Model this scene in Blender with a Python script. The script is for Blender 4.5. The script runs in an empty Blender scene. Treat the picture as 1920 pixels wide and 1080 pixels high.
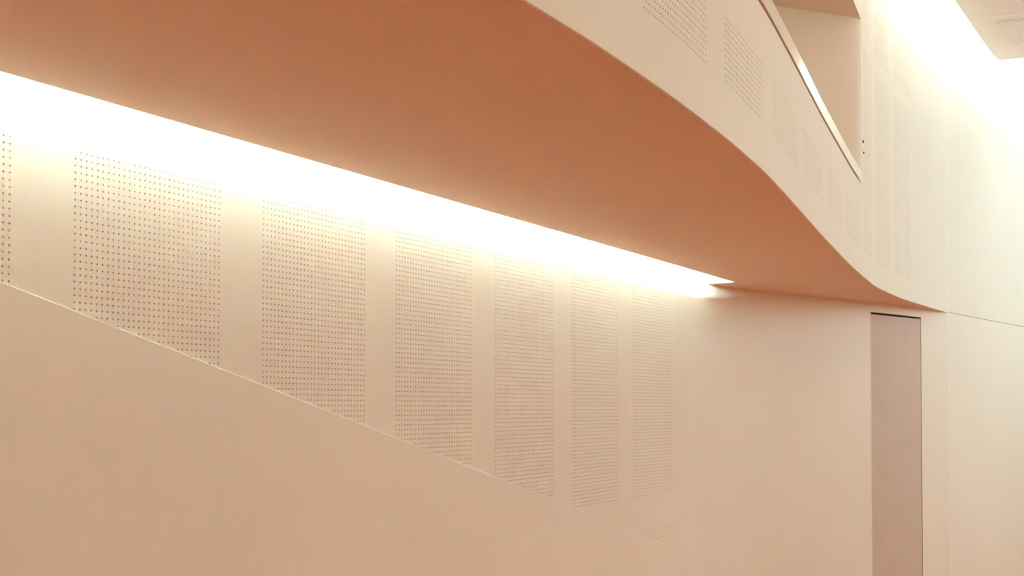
import bpy, math, random
import numpy as np
from mathutils import Vector
from mathutils.geometry import tessellate_polygon

random.seed(4)
COL = bpy.context.scene.collection
SC = bpy.context.scene
CZ = 3.1                       # eye height above the floor
R = math.radians

# ------------------------------------------------------------------ camera
cam_d = bpy.data.cameras.new('camera')
cam_d.sensor_width = 36
cam_d.lens = 2129.2 / 1920 * 36
cam_d.shift_y = 0.09215
cam_d.clip_end = 200
cam = bpy.data.objects.new('camera', cam_d)
cam.location = (0, 0, CZ)
cam.rotation_euler = (R(90 + 1.2586), 0, 0)
COL.objects.link(cam)
SC.camera = cam

# ------------------------------------------------------------------ view, world, light
SC.view_settings.view_transform = 'Standard'
SC.view_settings.look = 'None'
SC.view_settings.gamma = 1.0
SC.view_settings.use_curve_mapping = False
SC.view_settings.exposure = 0.0
SC.cycles.max_bounces = 16
SC.cycles.diffuse_bounces = 12
SC.cycles.sample_clamp_indirect = 25.0
SC.cycles.use_denoising = True

world = bpy.data.worlds.new('world')
world.use_nodes = True
SC.world = world
world.node_tree.nodes['Background'].inputs[0].default_value = (0.80, 0.86, 1.0, 1)
world.node_tree.nodes['Background'].inputs[1].default_value = 0.5

COVE_STRENGTH = 560.0
TUBE_COL = (0.82, 0.94, 1.0)

def area(name, loc, target, sx, sy, power, col, spread=180):
    l = bpy.data.lights.new(name, 'AREA')
    l.shape = 'RECTANGLE'; l.size = sx; l.size_y = sy; l.energy = power; l.color = col
    l.spread = R(spread)
    o = bpy.data.objects.new(name, l)
    o.location = loc
    o.rotation_euler = (Vector(target) - Vector(loc)).to_track_quat('-Z', 'Y').to_euler()
    COL.objects.link(o)
    return o

# rooflight strip over the slot between the ceiling and the curved wall (daylight)
a = area('rooflight', (5.9, 15.0, CZ + 6.3), (5.9, 15.0, 0), 1.5, 9.0, 165, (1.0, 0.97, 0.91)); a.rotation_euler = (0, 0, R(-36))
a = area('rooflight', (10.0, 18.3, CZ + 6.3), (10.0, 18.3, 0), 5.0, 5.0, 205, (0.72, 0.86, 1.0)); a.rotation_euler = (0, 0, R(-40))
# strip light laid on the ceiling's edge, washing the top of the wall
a = area('wall_wash', (6.25, 14.95, CZ + 5.45), (5.4, 15.5, CZ + 5.1), 7.5, 0.12, 52, (0.97, 1.0, 0.96))
a = area('gallery_fill', (0.1, 6.4, CZ + 3.7), (0.1, 6.4, 0), 1.2, 5.0, 34, (1.0, 0.95, 0.8)); a.rotation_euler = (0, 0, R(-26))  # added unseen fill that brightens the balcony recess
# tall window in the far side wall of the hall
area('window_fill', (13.7, 13.5, 6.1), (6.0, 13.5, 5.1), 8.0, 3.2, 340, (0.68, 0.88, 1.0))
area('window_fill', (13.7, 0.0, 6.1), (0.0, 2.0, 4.9), 12.0, 3.2, 470, (0.96, 1.0, 0.85))  # added unseen fill light for the left walls
# added warm fill lights for floor and fascia, out of frame
area('hall_fill', (5.0, 7.0, 7.9), (5.0, 7.0, 0), 5.0, 10.0, 68, (1.0, 0.88, 0.72))
area('hall_fill', (3.5, -1.5, 7.9), (3.5, -1.5, 0), 5.0, 5.0, 52, (1.0, 0.88, 0.72))

# ------------------------------------------------------------------ materials
def mat(name, col, rough=0.6, bump=0.0, bscale=60.0, var=0.03, vscale=1.5, spec=0.35, emit=None, strength=0, coat=0):
    m = bpy.data.materials.new(name); m.use_nodes = True
    nt = m.node_tree; b = nt.nodes['Principled BSDF']
    b.inputs['Roughness'].default_value = rough
    b.inputs['Specular IOR Level'].default_value = spec
    b.inputs['Coat Weight'].default_value = coat
    b.inputs['Coat Roughness'].default_value = 0.05
    tc = nt.nodes.new('ShaderNodeTexCoord')
    n = nt.nodes.new('ShaderNodeTexNoise'); n.inputs['Scale'].default_value = vscale; n.inputs['Detail'].default_value = 4
    nt.links.new(tc.outputs['Object'], n.inputs['Vector'])
    r = nt.nodes.new('ShaderNodeValToRGB')
    r.color_ramp.elements[0].position = 0.3; r.color_ramp.elements[1].position = 0.7
    r.color_ramp.elements[0].color = (*[c * (1 - var) for c in col], 1)
    r.color_ramp.elements[1].color = (*[min(1, c * (1 + var)) for c in col], 1)
    nt.links.new(n.outputs['Fac'], r.inputs['Fac'])
    nt.links.new(r.outputs['Color'], b.inputs['Base Color'])
    if bump:
        g = nt.nodes.new('ShaderNodeTexNoise'); g.inputs['Scale'].default_value = bscale; g.inputs['Detail'].default_value = 6
        nt.links.new(tc.outputs['Object'], g.inputs['Vector'])
        bp = nt.nodes.new('ShaderNodeBump'); bp.inputs['Strength'].default_value = bump; bp.inputs['Distance'].default_value = 0.004
        nt.links.new(g.outputs['Fac'], bp.inputs['Height'])
        nt.links.new(bp.outputs['Normal'], b.inputs['Normal'])
    if emit:
        b.inputs['Emission Color'].default_value = (*emit, 1); b.inputs['Emission Strength'].default_value = strength
    return m

WALL = (0.82, 0.822, 0.695)
M_wall = mat('wall_paint', WALL, 0.55, 0.12, 90, 0.02, 0.8)
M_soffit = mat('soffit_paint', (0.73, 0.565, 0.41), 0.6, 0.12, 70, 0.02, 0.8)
M_hole = mat('acoustic_fleece', (0.08, 0.04, 0.014), 0.95, var=0.1, vscale=40, spec=0.1)
M_gap = mat('gap_shade', (0.26, 0.11, 0.05), 0.8, spec=0.2)  # shade under the coping put into a brown base colour
M_dark = mat('dark_joint', (0.05, 0.03, 0.02), 0.8, spec=0.2)
M_coping = mat('coping_lacquer', (0.83, 0.79, 0.68), 0.07, var=0.01, spec=0.6, coat=0.6)
M_door = mat('door_paint', (0.60, 0.53, 0.43), 0.6, 0.2, 120, 0.03, 3)
M_floor = mat('floor_timber', (0.60, 0.175, 0.055), 0.45, var=0.12, vscale=2.5)
M_lining = mat('bare_cove_board', (0.53, 0.54, 0.52), 0.7)
M_metal = mat('dark_metal', (0.05, 0.035, 0.03), 0.4)
M_tube = mat('tube_light', (1, 1, 1), 0.5, emit=TUBE_COL, strength=COVE_STRENGTH)
M_white = mat('white_enamel', (0.86, 0.87, 0.82), 0.5)
M_ceil = mat('ceiling_paint', (0.88, 0.88, 0.82), 0.6, 0.1, 70, 0.02, 0.8)

# ------------------------------------------------------------------ mesh helpers
class MB:
    """collects vertices and faces, links them as one mesh object"""
    def __init__(self): self.v = []; self.f = []; self.m = []; self.s = []
    def add(self, vs, fs, mi=0, smooth=False):
        o = len(self.v); self.v += [tuple(p) for p in vs]
        for f in fs:
            self.f.append([i + o for i in f]); self.m.append(mi); self.s.append(smooth)
    def box(self, lo, hi, mi=0):
        x0, y0, z0 = lo; x1, y1, z1 = hi
        self.add([(x0,y0,z0),(x1,y0,z0),(x1,y1,z0),(x0,y1,z0),(x0,y0,z1),(x1,y0,z1),(x1,y1,z1),(x0,y1,z1)],
                 [(0,3,2,1),(4,5,6,7),(0,1,5,4),(1,2,6,5),(2,3,7,6),(3,0,4,7)], mi)
    def build(self, name, mats, parent=None):
        me = bpy.data.meshes.new(name)
        me.from_pydata(self.v, [], self.f)
        for m in (mats if isinstance(mats, (list, tuple)) else [mats]): me.materials.append(m)
        me.polygons.foreach_set('material_index', self.m)
        me.polygons.foreach_set('use_smooth', self.s)
        me.update()
        o = bpy.data.objects.new(name, me); COL.objects.link(o)
        if parent is not None: o.parent = parent
        return o

def struct(o): o['kind'] = 'structure'; return o
def thing(name, label, cat, loc=(0, 0, 0)):
    o = bpy.data.objects.new(name, None); o.location = loc; o.empty_display_size = 0.1
    COL.objects.link(o); o['label'] = label; o['category'] = cat
    return o
def empty_struct(name):
    o = bpy.data.objects.new(name, None); COL.objects.link(o); o['kind'] = 'structure'; return o

class Path:
    """plan polyline with arc length; normal() points to the hall side (right-hand side)"""
    def __init__(self, pts, s0=0.0):
        self.p = np.array(pts, float)
        d = np.hypot(*np.diff(self.p, axis=0).T)
        self.s = np.concatenate([[0], np.cumsum(d)]) + s0
        t = np.gradient(self.p, self.s, axis=0)
        self.t = t / np.hypot(*t.T)[:, None]
    def at(self, s, off=0.0):
        x = np.interp(s, self.s, self.p[:, 0]); y = np.interp(s, self.s, self.p[:, 1])
        tx = np.interp(s, self.s, self.t[:, 0]); ty = np.interp(s, self.s, self.t[:, 1])
        return x + ty * off, y - tx * off
    def knots(self, a, b):
        return [a] + [float(k) for k in self.s if a + 1e-4 < k < b - 1e-4] + [b]

def smooth_pts(pts, n=8):
    """Catmull-Rom subdivision"""
    P = [np.array(p, float) for p in pts]; P = [2 * P[0] - P[1]] + P + [2 * P[-1] - P[-2]]
    out = []
    for i in range(1, len(P) - 2):
        a, b, c, d = P[i-1:i+3]
        for k in range(n):
            t = k / n
            out.append(0.5 * ((2*b) + (-a + c)*t + (2*a - 5*b + 4*c - d)*t*t + (-a + 3*b - 3*c + d)*t**3))
    out.append(P[-2]); return out

def strip(mb, path, a, b, z0, z1, off=0.0, flip=False, mi=0, smooth=True):
    """vertical sheet along a path; z0, z1 numbers or functions of s (world heights)"""
    ks = path.knots(a, b); vs = []
    for k in ks:
        x, y = path.at(k, off)
        vs.append((x, y, z0(k) if callable(z0) else z0)); vs.append((x, y, z1(k) if callable(z1) else z1))
    fs = []
    for i in range(len(ks) - 1):
        q = (2*i, 2*i+2, 2*i+3, 2*i+1)
        fs.append(q[::-1] if flip else q)
    mb.add(vs, fs, mi, smooth)

def ledge(mb, path, a, b, z, o0, o1, flip=False, mi=0):
    """horizontal (or following z(s)) sheet between two offsets of a path"""
    ks = path.knots(a, b); vs = []
    for k in ks:
        zz = z(k) if callable(z) else z
        for o in (o0, o1):
            x, y = path.at(k, o); vs.append((x, y, zz))
    fs = []
    for i in range(len(ks) - 1):
        q = (2*i, 2*i+1, 2*i+3, 2*i+2)
        fs.append(q[::-1] if flip else q)
    mb.add(vs, fs, mi)

def cap(mb, path, s, z0, z1, o0, o1, mi=0):
    a = path.at(s, o0); b = path.at(s, o1)
    mb.add([(a[0],a[1],z0),(b[0],b[1],z0),(b[0],b[1],z1),(a[0],a[1],z1)], [(0,1,2,3)], mi)

def slab_along(mb, path, a, b, z0, z1, o0, o1, mi=0):
    strip(mb, path, a, b, z0, z1, o1, mi=mi); strip(mb, path, a, b, z0, z1, o0, flip=True, mi=mi)
    ledge(mb, path, a, b, z1, o0, o1, mi=mi); ledge(mb, path, a, b, z0, o0, o1, flip=True, mi=mi)
    for s in (a, b):
        f = lambda q: q(s) if callable(q) else q
        cap(mb, path, s, f(z0), f(z1), o0, o1, mi)

PITCH = 0.0303
HR = 0.0047
NS = 8
def perforated(mapf, cols, rows, holed, name, parent, depth=0.018, mats=None, hr=HR):
    """grid of square cells with drilled round holes. mapf(u array, v array, d array) -> xyz array;
    cell (i, j) is centred at u = i*PITCH, v = j*PITCH; holed(i, j) tells whether it is drilled"""
    h = PITCH / 2
    ang = np.arange(NS) * 2 * math.pi / NS + math.pi / 4
    ring = np.stack([np.cos(ang), np.sin(ang)], 1) * hr
    sq = np.array([(h, h), (0, h), (-h, h), (-h, 0), (-h, -h), (0, -h), (h, -h), (h, 0)])
    tmpl = np.concatenate([np.c_[sq, np.zeros(8)], np.c_[ring, np.zeros(8)], np.c_[ring * 0.97, np.full(8, -depth)]])
    faces = []
    for k in range(8):
        n = (k + 1) % 8
        faces.append((k, n, 8 + n, 8 + k)); faces.append((8 + k, 8 + n, 16 + n, 16 + k))
    IJ = [(i, j) for i in cols for j in rows]
    H = np.array([ij for ij in IJ if holed(*ij)], float).reshape(-1, 2)
    Pn = np.array([ij for ij in IJ if not holed(*ij)], float).reshape(-1, 2)
    nh, npn = len(H), len(Pn)
    V = (tmpl[None] + np.c_[H * PITCH, np.zeros(nh)][:, None]).reshape(-1, 3)
    F4 = (np.array(faces)[None] + (np.arange(nh) * 24)[:, None, None]).reshape(-1, 4)
    F8 = (np.arange(16, 24)[None] + (np.arange(nh) * 24)[:, None])
    sqp = np.array([(h, h, 0), (-h, h, 0), (-h, -h, 0), (h, -h, 0)])
    V2 = (sqp[None] + np.c_[Pn * PITCH, np.zeros(npn)][:, None]).reshape(-1, 3)
    P4 = np.arange(npn * 4).reshape(-1, 4) + len(V)
    Vall = np.concatenate([V, V2]); W = mapf(Vall[:, 0], Vall[:, 1], Vall[:, 2])
    F = np.concatenate([F4, P4])
    me = bpy.data.meshes.new(name)
    me.vertices.add(len(W)); me.vertices.foreach_set('co', W.astype(np.float32).ravel())
    nl = F.size + F8.size
    me.loops.add(nl); me.loops.foreach_set('vertex_index', np.concatenate([F.ravel(), F8.ravel()]).astype(np.int32))
    me.polygons.add(len(F) + len(F8))
    starts = np.concatenate([np.arange(len(F)) * 4, F.size + np.arange(len(F8)) * 8]).astype(np.int32)
    me.polygons.foreach_set('loop_start', starts)
    mi = np.zeros(len(F) + len(F8), np.int32); mi[len(F):] = 1
    me.polygons.foreach_set('material_index', mi)
    me.polygons.foreach_set('use_smooth', np.zeros(len(F) + len(F8), bool))
    me.update(calc_edges=True); me.validate()
    for m in (mats or (M_wall, M_hole)): me.materials.append(m)
    o = bpy.data.objects.new(name, me); COL.objects.link(o); o.parent = parent
    return o

def panel_on_path(path, s_first, ncol, z_ref, rows, parent, holed=lambda i, j: True, mats=None):
    def mapf(u, v, d):
        x, y = path.at(s_first + u, 0.0)
        tx = np.interp(s_first + u, path.s, path.t[:, 0]); ty = np.interp(s_first + u, path.s, path.t[:, 1])
        return np.stack([x + ty * d, y - tx * d, z_ref + v], 1)
    return perforated(mapf, range(ncol), rows, holed, 'perforated_panel', parent, mats=mats)

def wall_with_openings(mb, path, a, b, z0, z1, openings, off=0.0, mi=0):
    """sheet from a to b leaving out [(sa, sb, [(za, zb), ...])]"""
    cur = a
    for sa, sb, zs in sorted(openings):
        if sa > cur: strip(mb, path, cur, sa, z0, z1, off, mi=mi)
        zc = z0
        for za, zb in sorted(zs):
            if za > zc: strip(mb, path, sa, sb, zc, za, off, mi=mi)
            zc = zb
        if z1 > zc: strip(mb, path, sa, sb, zc, z1, off, mi=mi)
        cur = sb
    if b > cur: strip(mb, path, cur, b, z0, z1, off, mi=mi)

# ------------------------------------------------------------------ plan of the room
TH = R(30.08085)
WX, WY = -1.93264, 5.00565
dx, dy = math.sin(TH), math.cos(TH)
S_END = 7.90
def wall_pt(s): return (WX + dx * s, WY + dy * s)
Z_SOF = CZ + 1.2875
Z_CUTROW0 = CZ + 1.16135        # height of the reference row of holes
JOINT = (5.904, 15.362)
back_ctrl = [wall_pt(7.3), wall_pt(7.75), (2.44, 12.32), (3.00, 12.845), (3.958, 13.60), (4.95, 14.45), JOINT]
left_pts = [wall_pt(-10.0), wall_pt(7.0)]
low = Path(left_pts + [tuple(p) for p in smooth_pts(back_ctrl, 8)], s0=-10.0)
# arc length equals s on the straight part

E_pts = [(-8.6, -11.0), (-4.35, -3.87), (-1.45, 1.03), (0.051, 3.563), (0.259, 3.914), (0.444, 4.250), (0.610, 4.560), (0.797, 4.925), (1.038, 5.417),
         (1.195, 5.755), (1.409, 6.230), (1.800, 7.176), (2.310, 8.430), (2.710, 9.390), (3.165, 10.470), (3.600, 11.450),
         (3.855, 12.010), (4.130, 12.530), (4.724, 13.560), JOINT]
edge = Path([E_pts[0], E_pts[1]] + [tuple(p) for p in smooth_pts(E_pts[2:], 6)])
def arc_of(path, x, y):
    d = np.hypot(path.p[:, 0] - x, path.p[:, 1] - y); i = int(d.argmin()); best = None
    for k in (i - 1, i):
        if 0 <= k < len(path.p) - 1:
            a, b = path.p[k], path.p[k + 1]; L = np.dot(b - a, b - a)
            t = min(1, max(0, np.dot(np.array([x, y]) - a, b - a) / L)); q = a + t * (b - a)
            e = math.hypot(q[0] - x, q[1] - y)
            if best is None or e < best[0]: best = (e, path.s[k] + t * (path.s[k + 1] - path.s[k]))
    return float(best[1])
S_JAMB = arc_of(edge, 3.395, 11.06)
S_FIN = float(edge.s[-1])
Z_HEAD = CZ + 3.795
Z_TOP = CZ + 6.5

# ------------------------------------------------------------------ floor
mb = MB(); mb.add([(-16, -12, 0), (15, -12, 0), (15, 27, 0), (-16, 27, 0)], [(0, 1, 2, 3)])
struct(mb.build('floor', M_floor))

# ------------------------------------------------------------------ left wall with its perforated panels
T = 1.2069
DIAG = lambda s: CZ + 0.424 - 0.2560 * s        # top edge of the sloping cladding
S_DOOR0 = arc_of(low, 4.421, 13.995); S_DOOR1 = arc_of(low, 5.330, 14.833)
Z_DOOR = CZ + 1.177
hp = PITCH / 2
ROW_TOP = -15
ops = []; panels = []
for k in range(-4, 6):
    s0 = k * T
    ops.append((s0 - hp, s0 + 29 * PITCH + hp, [(Z_CUTROW0 - 65 * PITCH - hp, Z_CUTROW0 - ROW_TOP * PITCH + hp)] +
                ([(Z_CUTROW0 - 90 * PITCH - hp, Z_CUTROW0 - 76 * PITCH + hp)] if k == 5 else [])))
    panels.append((s0, 0))
ops = [(a, b, zs) for a, b, zs in ops]
mb = MB()
wall_with_openings(mb, low, -10.0, 7.6, 0.0, CZ + 4.0, ops)
wall_left = struct(mb.build('wall_left', M_wall))
for k in range(-4, 6):
    s0 = k * T
    def holed(i, j, s0=s0):
        return Z_CUTROW0 + j * PITCH - HR - 0.002 > DIAG(s0 + i * PITCH)
    if k < -2:      # behind the camera's frame: undrilled fill
        m2 = MB(); strip(m2, low, s0 - hp, s0 + 29*PITCH + hp, Z_CUTROW0 - 65*PITCH - hp, Z_CUTROW0 - ROW_TOP*PITCH + hp)
        m2.build('plain_panel', M_wall, wall_left); continue
    panel_on_path(low, s0, 30, Z_CUTROW0, range(-65, -ROW_TOP + 1), wall_left, holed)
    if k == 5:
        panel_on_path(low, s0, 30, Z_CUTROW0, range(-90, -75), wall_left, holed)

# sloping stair cladding, proud of the wall
mb = MB()
# the board thins out and dies into the wall towards its lower end
CH = lambda q: float(np.interp(q, [0, 3, 7.0, 7.6], [0.0032, 0.0030, 0.0018, 0.0004]))
TK = lambda q: float(np.interp(q, [0, 3, 7.0, 7.6], [0.012, 0.010, 0.0040, 0.0010]))
D2 = lambda q: DIAG(q) - CH(q)
ks = [-9.5, 0.0, 1.0, 2.0, 3.0, 4.0, 5.0, 6.0, 7.0, 7.3, 7.6]; vs = []
for q in ks:
    vs += [(*low.at(q, TK(q)), 0.0), (*low.at(q, TK(q)), D2(q)), (*low.at(q, TK(q) - CH(q) * 0.9), DIAG(q)), (*low.at(q, 0.0008), DIAG(q)), (*low.at(q, 0.0008), 0.0)]
mb.add(vs, [(5*i + a, 5*i + 5 + a, 5*i + 6 + a, 5*i + 1 + a) for i in range(len(ks) - 1) for a in range(4)])
mb.add(vs[:5], [(0, 1, 2, 3, 4)]); mb.add(vs[-5:], [(4, 3, 2, 1, 0)])
o = mb.build('stair_cladding', M_wall)
o['label'] = 'smooth sand-coloured cladding with sloping top edge covering the lower left wall'
o['category'] = 'wall cladding'

# ------------------------------------------------------------------ back wall with the door
mb = MB()
wall_with_openings(mb, low, 7.6, float(low.s[-1]), 0.0, Z_SOF + 0.35, [(S_DOOR0, S_DOOR1, [(0.0, Z_DOOR)])])
for s in (S_DOOR0, S_DOOR1): cap(mb, low, s, 0.0, Z_DOOR, -0.12, 0.0)
ledge(mb, low, S_DOOR0, S_DOOR1, Z_DOOR, -0.12, 0.0, flip=True)
struct(mb.build('wall_back', M_wall))
door = empty_struct('door_1')
mb = MB(); slab_along(mb, low, S_DOOR0 + 0.005, S_DOOR1 - 0.0003, 0.01, Z_DOOR - 0.026, -0.060, -0.005)
mb.build('door_leaf', M_door, door)
mb = MB(); strip(mb, low, S_DOOR0, S_DOOR1, 0.0, Z_DOOR, -0.12)
mb.build('dark_rebate', M_dark, door)
mb = MB()
slab_along(mb, low, S_DOOR0 - 0.012, S_DOOR0, 0.0, Z_DOOR + 0.006, -0.02, 0.0015)
slab_along(mb, low, S_DOOR1, S_DOOR1 + 0.012, 0.0, Z_DOOR + 0.006, -0.02, 0.0015)
mb.build('edge_trim', M_wall, door)

# ------------------------------------------------------------------ right wall: two big lining panels with open joints
rd = (0.6353, 0.7723)
right = Path([JOINT, (JOINT[0] + rd[0]*13, JOINT[1] + rd[1]*13)])
mb = MB(); strip(mb, right, 0, 13, 0, Z_TOP, -0.03)
wall_right = struct(mb.build('wall_right', M_wall))
G = 0.0035
for z0, z1 in ((0.0, Z_SOF - G), (Z_SOF + G, Z_TOP)):
    mb = MB(); slab_along(mb, right, 0.0338, 13, z0, z1, -0.028, 0.0)
    mb.build('wall_panel', M_wall, wall_right)

M_joint_light = mat('joint_highlight', (0.90, 0.89, 0.84), 0.5)  # light along the vertical joint, painted as a paler strip
mb = MB(); slab_along(mb, right, 0.0, 0.034, 0.0, Z_TOP, -0.02, 0.0015)
struct(mb.build('joint_light_1', M_joint_light))

# ------------------------------------------------------------------ curved upper wall with tall perforated panels, and the header above the balcony opening
ZP0 = CZ + 1.5525
def rng(a, b):
    """start arc and column count between two plan points"""
    s0, s1 = arc_of(edge, *a), arc_of(edge, *b); return s0, max(2, int(round((s1 - s0) / PITCH)) + 1)
tall = [rng((3.475, 11.18), (3.745, 11.780)), rng((3.870, 12.04), (4.262, 12.769)), rng((4.416, 13.027), (4.811, 13.70))]
NT1, NT2 = 68, 52
ZU0 = CZ + 3.76
ops = [(s - hp, s + (n - 1) * PITCH + hp, [(ZP0 - hp, ZP0 + (NT1 - 1) * PITCH + hp), (ZU0 - hp, ZU0 + (NT2 - 1) * PITCH + hp)]) for s, n in tall]
mb = MB()
wall_with_openings(mb, edge, S_JAMB, S_FIN, Z_SOF - 0.006, Z_TOP, ops)
strip(mb, edge, 0.0, S_JAMB, Z_HEAD, Z_TOP, 0.0)
ledge(mb, edge, S_JAMB, S_FIN, Z_SOF - 0.006, -0.012, 0.0, flip=True)
wall_curved = struct(mb.build('wall_curved', M_wall))
for s, n in tall:
    panel_on_path(edge, s, n, ZP0, range(NT1), wall_curved)
    panel_on_path(edge, s, n, ZU0, range(NT2), wall_curved)

# ------------------------------------------------------------------ balcony
balcony = thing('balcony', 'curved sand-coloured balcony with terracotta underside sweeping across the top', 'balcony', (1.4, 6.2, Z_SOF))
def bal(o):
    o.parent = balcony; o.matrix_parent_inverse = balcony.matrix_basis.inverted() if False else o.matrix_parent_inverse
    o.location = (-1.4, -6.2, -Z_SOF); return o
SLOT = 0.308
S_SLOT_END = 7.92
def poly_slab(outer, z0, z1, mats, name, mi=0):
    m = MB(); n = len(outer)
    tris = tessellate_polygon([[Vector((x, y, 0)) for x, y in outer]])
    m.add([(x, y, z0) for x, y in outer], [tuple(t) for t in tris])
    m.add([(x, y, z1) for x, y in outer], [tuple(t)[::-1] for t in tris])
    for i in range(n):
        a, b = outer[i], outer[(i + 1) % n]
        m.add([(*a, z0), (*b, z0), (*b, z1), (*a, z1)], [(0, 1, 2, 3)])
    return m.build(name, mats)
slot_line = [low.at(s, SLOT) for s in (-9.5, S_SLOT_END)]
back_line = [low.at(k, 0.0) for k in low.knots(S_SLOT_END, float(low.s[-1]))]
front = [edge.at(k, -0.004) for k in edge.knots(0.6, S_FIN)][::-1]
outline = [tuple(map(float, p)) for p in (slot_line + back_line[:-1] + front)]
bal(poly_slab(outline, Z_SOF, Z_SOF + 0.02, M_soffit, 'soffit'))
# cove above the slot: lid, rear upstand, end cap
mb = MB()
ledge(mb, low, -9.5, S_SLOT_END, CZ + 1.60, 0.0, 0.80, flip=True)
strip(mb, low, -9.5, S_SLOT_END, Z_SOF + 0.02, CZ + 1.60, 0.80, flip=True)
cap(mb, low, S_SLOT_END, Z_SOF + 0.02, CZ + 1.60, 0.0, 0.80)
cap(mb, low, -9.5, Z_SOF + 0.02, CZ + 1.60, 0.0, 0.80)
bal(mb.build('cove_lining', M_lining))
# fascia with perforated bands
fb = [rng((0.520, 4.37), (0.874, 5.082)), rng((1.013, 5.366), (1.357, 6.106)), rng((1.482, 6.405), (1.814, 7.228)), rng((1.936, 7.530), (2.309, 8.448)),
      rng((2.445, 8.780), (2.795, 9.610)), rng((2.930, 9.940), (3.282, 10.784))]
fb = [rng((-0.75, 2.21), (-0.31, 2.95)), rng((-0.12, 3.27), (0.32, 4.01))] + fb
NB = 11
ops = [(s - hp, s + (n - 1) * PITCH + hp, [(ZP0 - hp, ZP0 + (NB - 1) * PITCH + hp)]) for s, n in fb]
Z_F1 = CZ + 2.168; Z_F2 = CZ + 2.198; Z_F3 = CZ + 2.305
mb = MB()
wall_with_openings(mb, edge, 0.6, S_JAMB, Z_SOF - 0.006, Z_F1, ops)
strip(mb, edge, 0.6, S_JAMB, Z_SOF, Z_F1, -0.10, flip=True)
ledge(mb, edge, 0.6, S_JAMB, Z_F1, -0.10, 0.0)
ledge(mb, edge, 0.6, S_JAMB, Z_SOF - 0.006, -0.012, 0.0, flip=True)
bal(mb.build('fascia', M_wall))
for s, n in fb: bal(panel_on_path(edge, s, n, ZP0, range(NB), balcony))
mb = MB(); slab_along(mb, edge, 0.6, S_JAMB, Z_F1, Z_F2, -0.09, -0.03)
bal(mb.build('shadow_gap', M_gap))
mb = MB(); slab_along(mb, edge, 0.6, S_JAMB - 0.02, Z_F2, Z_F3, -0.09, 0.0)
bal(mb.build('coping', M_coping))
# walkway floor behind the fascia
o2 = [tuple(map(float, p)) for p in ([low.at(s, 0.01) for s in (-9.5, S_SLOT_END)] + back_line[1:-1] + [edge.at(k, -0.11) for k in edge.knots(0.6, S_FIN - 0.9)][::-1])]
bal(poly_slab(o2, CZ + 1.62, CZ + 1.66, M_floor, 'walkway_floor'))

# ------------------------------------------------------------------ end wall and ceiling of the balcony recess
JX, JY = map(float, edge.at(S_JAMB))
cross_pts = smooth_pts([(JX, JY), (JX - 0.030, JY - 0.034), (JX - 0.105, JY - 0.083), (3.10, 10.875), (2.439, 10.628), (0.95, 10.07)], 6)
cross = Path([tuple(p) for p in cross_pts][::-1])
mb = MB(); strip(mb, cross, 0, float(cross.s[-1]), CZ + 1.66, Z_HEAD, 0.0)
struct(mb.build('wall_end', M_wall))
up = [tuple(map(float, p)) for p in ([low.at(s, 0.0) for s in (-9.5, S_SLOT_END - 1)] + [(3.0, 12.0)] + [edge.at(k, -0.004) for k in edge.knots(0.6, S_JAMB + 0.3)][::-1])]
struct(poly_slab(up, Z_HEAD, Z_HEAD + 0.1, M_wall, 'ceiling_recess'))

# two small dark fixings on the wall edge beside the opening
for (px, py, pz, h, lab) in ((3.425, 11.125, 2.612, 0.030, 'upper of two small dark metal fixings beside the balcony opening'),
                             (3.440, 11.158, 2.510, 0.020, 'lower, smaller one of two dark metal fixings beside the balcony opening')):
    s = arc_of(edge, px, py)
    x, y = map(float, edge.at(s, 0.0))
    fx = thing('wall_fixing', lab, 'wall fixing', (x, y, CZ + pz))
    tx, ty = np.interp(s, edge.s, edge.t[:, 0]), np.interp(s, edge.s, edge.t[:, 1])
    fx.rotation_euler = (0, 0, math.atan2(ty, tx))
    m = MB()
    n = 12
    ring = [(math.cos(2*math.pi*i/n) * 0.009, math.sin(2*math.pi*i/n) * h / 2) for i in range(n)]
    vs = [(a, 0.002, b) for a, b in ring] + [(a, -0.008, b) for a, b in ring]
    m.add(vs, [tuple(range(n))[::-1], tuple(range(n, 2*n))] + [(i, (i+1) % n, n + (i+1) % n, n + i) for i in range(n)])
    m.build('plate', M_metal, fx)
    m = MB(); m.box((-0.003, -0.012, -h/5), (0.003, -0.007, h/5)); m.build('pin', M_metal, fx)

# ------------------------------------------------------------------ cove lamp: a run of slim tubes behind the slot's lip
cove = thing('cove_light', 'long concealed cove light glowing white between left wall and terracotta soffit', 'cove light', (*map(float, low.at(0, 0.45)), Z_SOF + 0.02))
LO, LZ = 0.46, CZ + 1.372
ln = 1.17
k = 0
s = S_SLOT_END - 0.45 - 14 * (ln + 0.02)
while s + ln < S_SLOT_END - 0.40:
    a = Vector((*map(float, low.at(s + 0.01, LO)), LZ)); b = Vector((*map(float, low.at(s + ln - 0.01, LO)), LZ))
    ax = (b - a).normalized(); n1 = Vector((0, 0, 1)); n2 = ax.cross(n1)
    m = MB(); rr = 0.012; N = 10
    vs = [p + n1 * math.cos(2*math.pi*i/N) * rr + n2 * math.sin(2*math.pi*i/N) * rr for p in (a, b) for i in range(N)]
    m.add(vs, [(i, (i+1) % N, N + (i+1) % N, N + i) for i in range(N)] + [tuple(range(N))[::-1], tuple(range(N, 2*N))])
    o = m.build('tube', M_tube, cove); o.location = -Vector(cove.location)
    s += ln + 0.02
mb = MB(); slab_along(mb, low, -9.3, S_SLOT_END - 0.03, Z_SOF + 0.021, LZ - 0.014, LO - 0.02, LO + 0.03)
o = mb.build('batten', M_white, cove); o.location = -Vector(cove.location)

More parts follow.
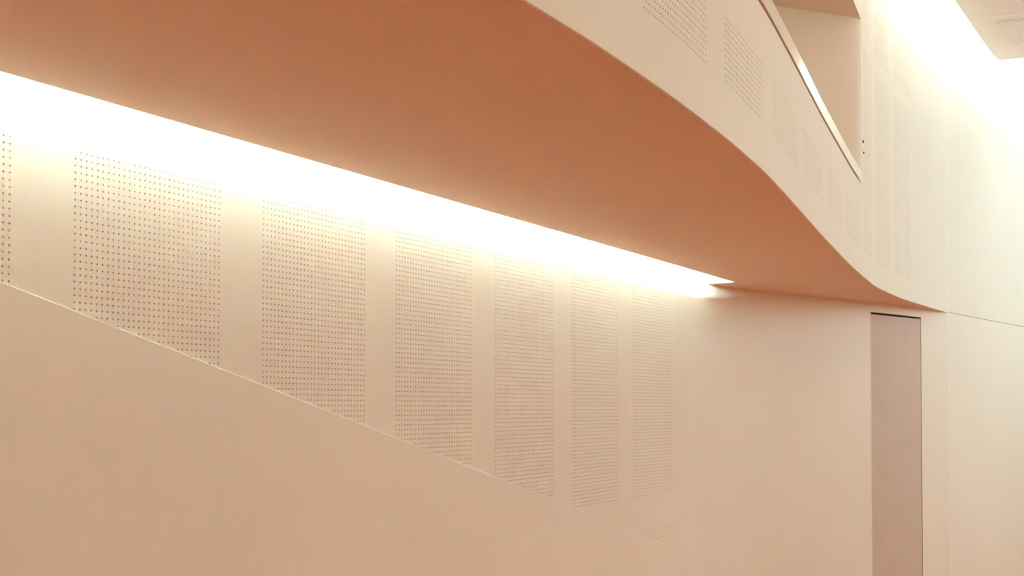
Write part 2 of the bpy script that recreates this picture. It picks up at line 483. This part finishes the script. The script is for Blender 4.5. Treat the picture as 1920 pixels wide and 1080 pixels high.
# ------------------------------------------------------------------ hall ceiling with perforated fields
ZC = CZ + 5.0
ce = [edge.at(k, 0.5) for k in edge.knots(0.0, S_FIN - 4.5)]
ce = [tuple(map(float, p)) for p in ce] + [(5.435, 13.837), (6.838, 16.036), (7.032, 16.259), (14.0, 13.45), (14.0, -11.0)]
un = (0.5373, 0.8434); vn = (0.928, -0.3726)         # along the wall-side edge, along the end edge
cfields = []
org = (6.86, 15.53)
mb = MB(); n = len(ce)
# ceiling underside as one face with rectangular fields cut out
tri = tessellate_polygon([[Vector((x, y, 0)) for x, y in ce]])
mb.add([(x, y, ZC) for x, y in ce], [tuple(t) for t in tri])
mb.add([(x, y, ZC + 0.12) for x, y in ce], [tuple(t) for t in tri])
for i in range(n):
    a_, b_ = ce[i], ce[(i + 1) % n]
    mb.add([(*a_, ZC), (*b_, ZC), (*b_, ZC + 0.12), (*a_, ZC + 0.12)], [(0, 1, 2, 3)])
ceiling = struct(mb.build('ceiling', M_ceil))
BD = 0.024
for (q, w, h) in ((0, 60, 36), (1.42, 60, 36), (2.84, 60, 36)):
    ox, oy = org[0] - un[0] * q, org[1] - un[1] * q
    def cmap(u, v, d, ox=ox, oy=oy):
        return np.stack([ox + vn[0]*u - un[0]*v, oy + vn[1]*u - un[1]*v, ZC - BD - d + 0*u], 1)
    p = perforated(cmap, range(w), range(h), lambda i, j: True, 'perforated_panel', ceiling, mats=(M_ceil, M_hole), hr=0.0070)
    m = MB(); A, B = -hp, (w - 1) * PITCH + hp; C, D = -hp, (h - 1) * PITCH + hp
    c4 = [(ox + vn[0]*u - un[0]*v, oy + vn[1]*u - un[1]*v) for u, v in ((A, C), (A, D), (B, D), (B, C))]
    for i in range(4):
        a_, b_ = c4[i], c4[(i + 1) % 4]
        m.add([(*a_, ZC - BD), (*b_, ZC - BD), (*b_, ZC + 0.001), (*a_, ZC + 0.001)], [(0, 1, 2, 3)])
    m.build('panel_edge', M_ceil, p)
# roof over the slot
mb = MB(); mb.add([(-16, -12, Z_TOP), (15, -12, Z_TOP), (15, 27, Z_TOP), (-16, 27, Z_TOP)], [(0, 3, 2, 1)])
struct(mb.build('ceiling_roof', M_ceil))

# ------------------------------------------------------------------ walls behind the camera and across the hall
WINS = ((-6.0, 6.0), (9.5, 17.5)); WZ = (4.5, 7.7)  # first opening is unseen, added to house the near fill light
mb = MB()
def quad(x0, y0, z0, x1, y1, z1): mb.add([(x0, y0, z0), (x1, y1, z0), (x1, y1, z1), (x0, y0, z1)], [(0, 1, 2, 3)])
quad(14, -11, 0, 14, WINS[0][0], Z_TOP); quad(14, WINS[0][1], 0, 14, WINS[1][0], Z_TOP); quad(14, WINS[1][1], 0, 14, 26, Z_TOP)
for w0, w1 in WINS:
    quad(14, w0, 0, 14, w1, WZ[0]); quad(14, w0, WZ[1], 14, w1, Z_TOP)
struct(mb.build('wall_side', M_wall))
mb = MB(); quad(-16, -11, 0, 14, -11, Z_TOP)
struct(mb.build('wall_rear', M_wall))
M_glass = mat('window_glass', (0.95, 0.97, 0.97), 0.02)
M_glass.node_tree.nodes['Principled BSDF'].inputs['Transmission Weight'].default_value = 1.0
for k, (w0, w1) in enumerate(WINS):
    win = empty_struct('window_%d' % (k + 1)); win.location = (14, w0, WZ[0])
    def local(o): o.location = (-14, -w0, -WZ[0]); return o
    nb = int(round((w1 - w0) / 2)) + 1
    ys = np.linspace(w0, w1, nb)
    mb = MB()
    for y in ys: mb.box((13.95, y - 0.04, WZ[0]), (14.07, y + 0.04, WZ[1]))
    for z in WZ: mb.box((13.95, w0, z - 0.04), (14.07, w1, z + 0.04))
    local(mb.build('window_frame', M_white, win))
    for y0, y1 in zip(ys[:-1], ys[1:]):
        mb = MB(); mb.box((14.0, y0 + 0.04, WZ[0] + 0.04), (14.01, y1 - 0.04, WZ[1] - 0.04)); local(mb.build('pane', M_glass, win))
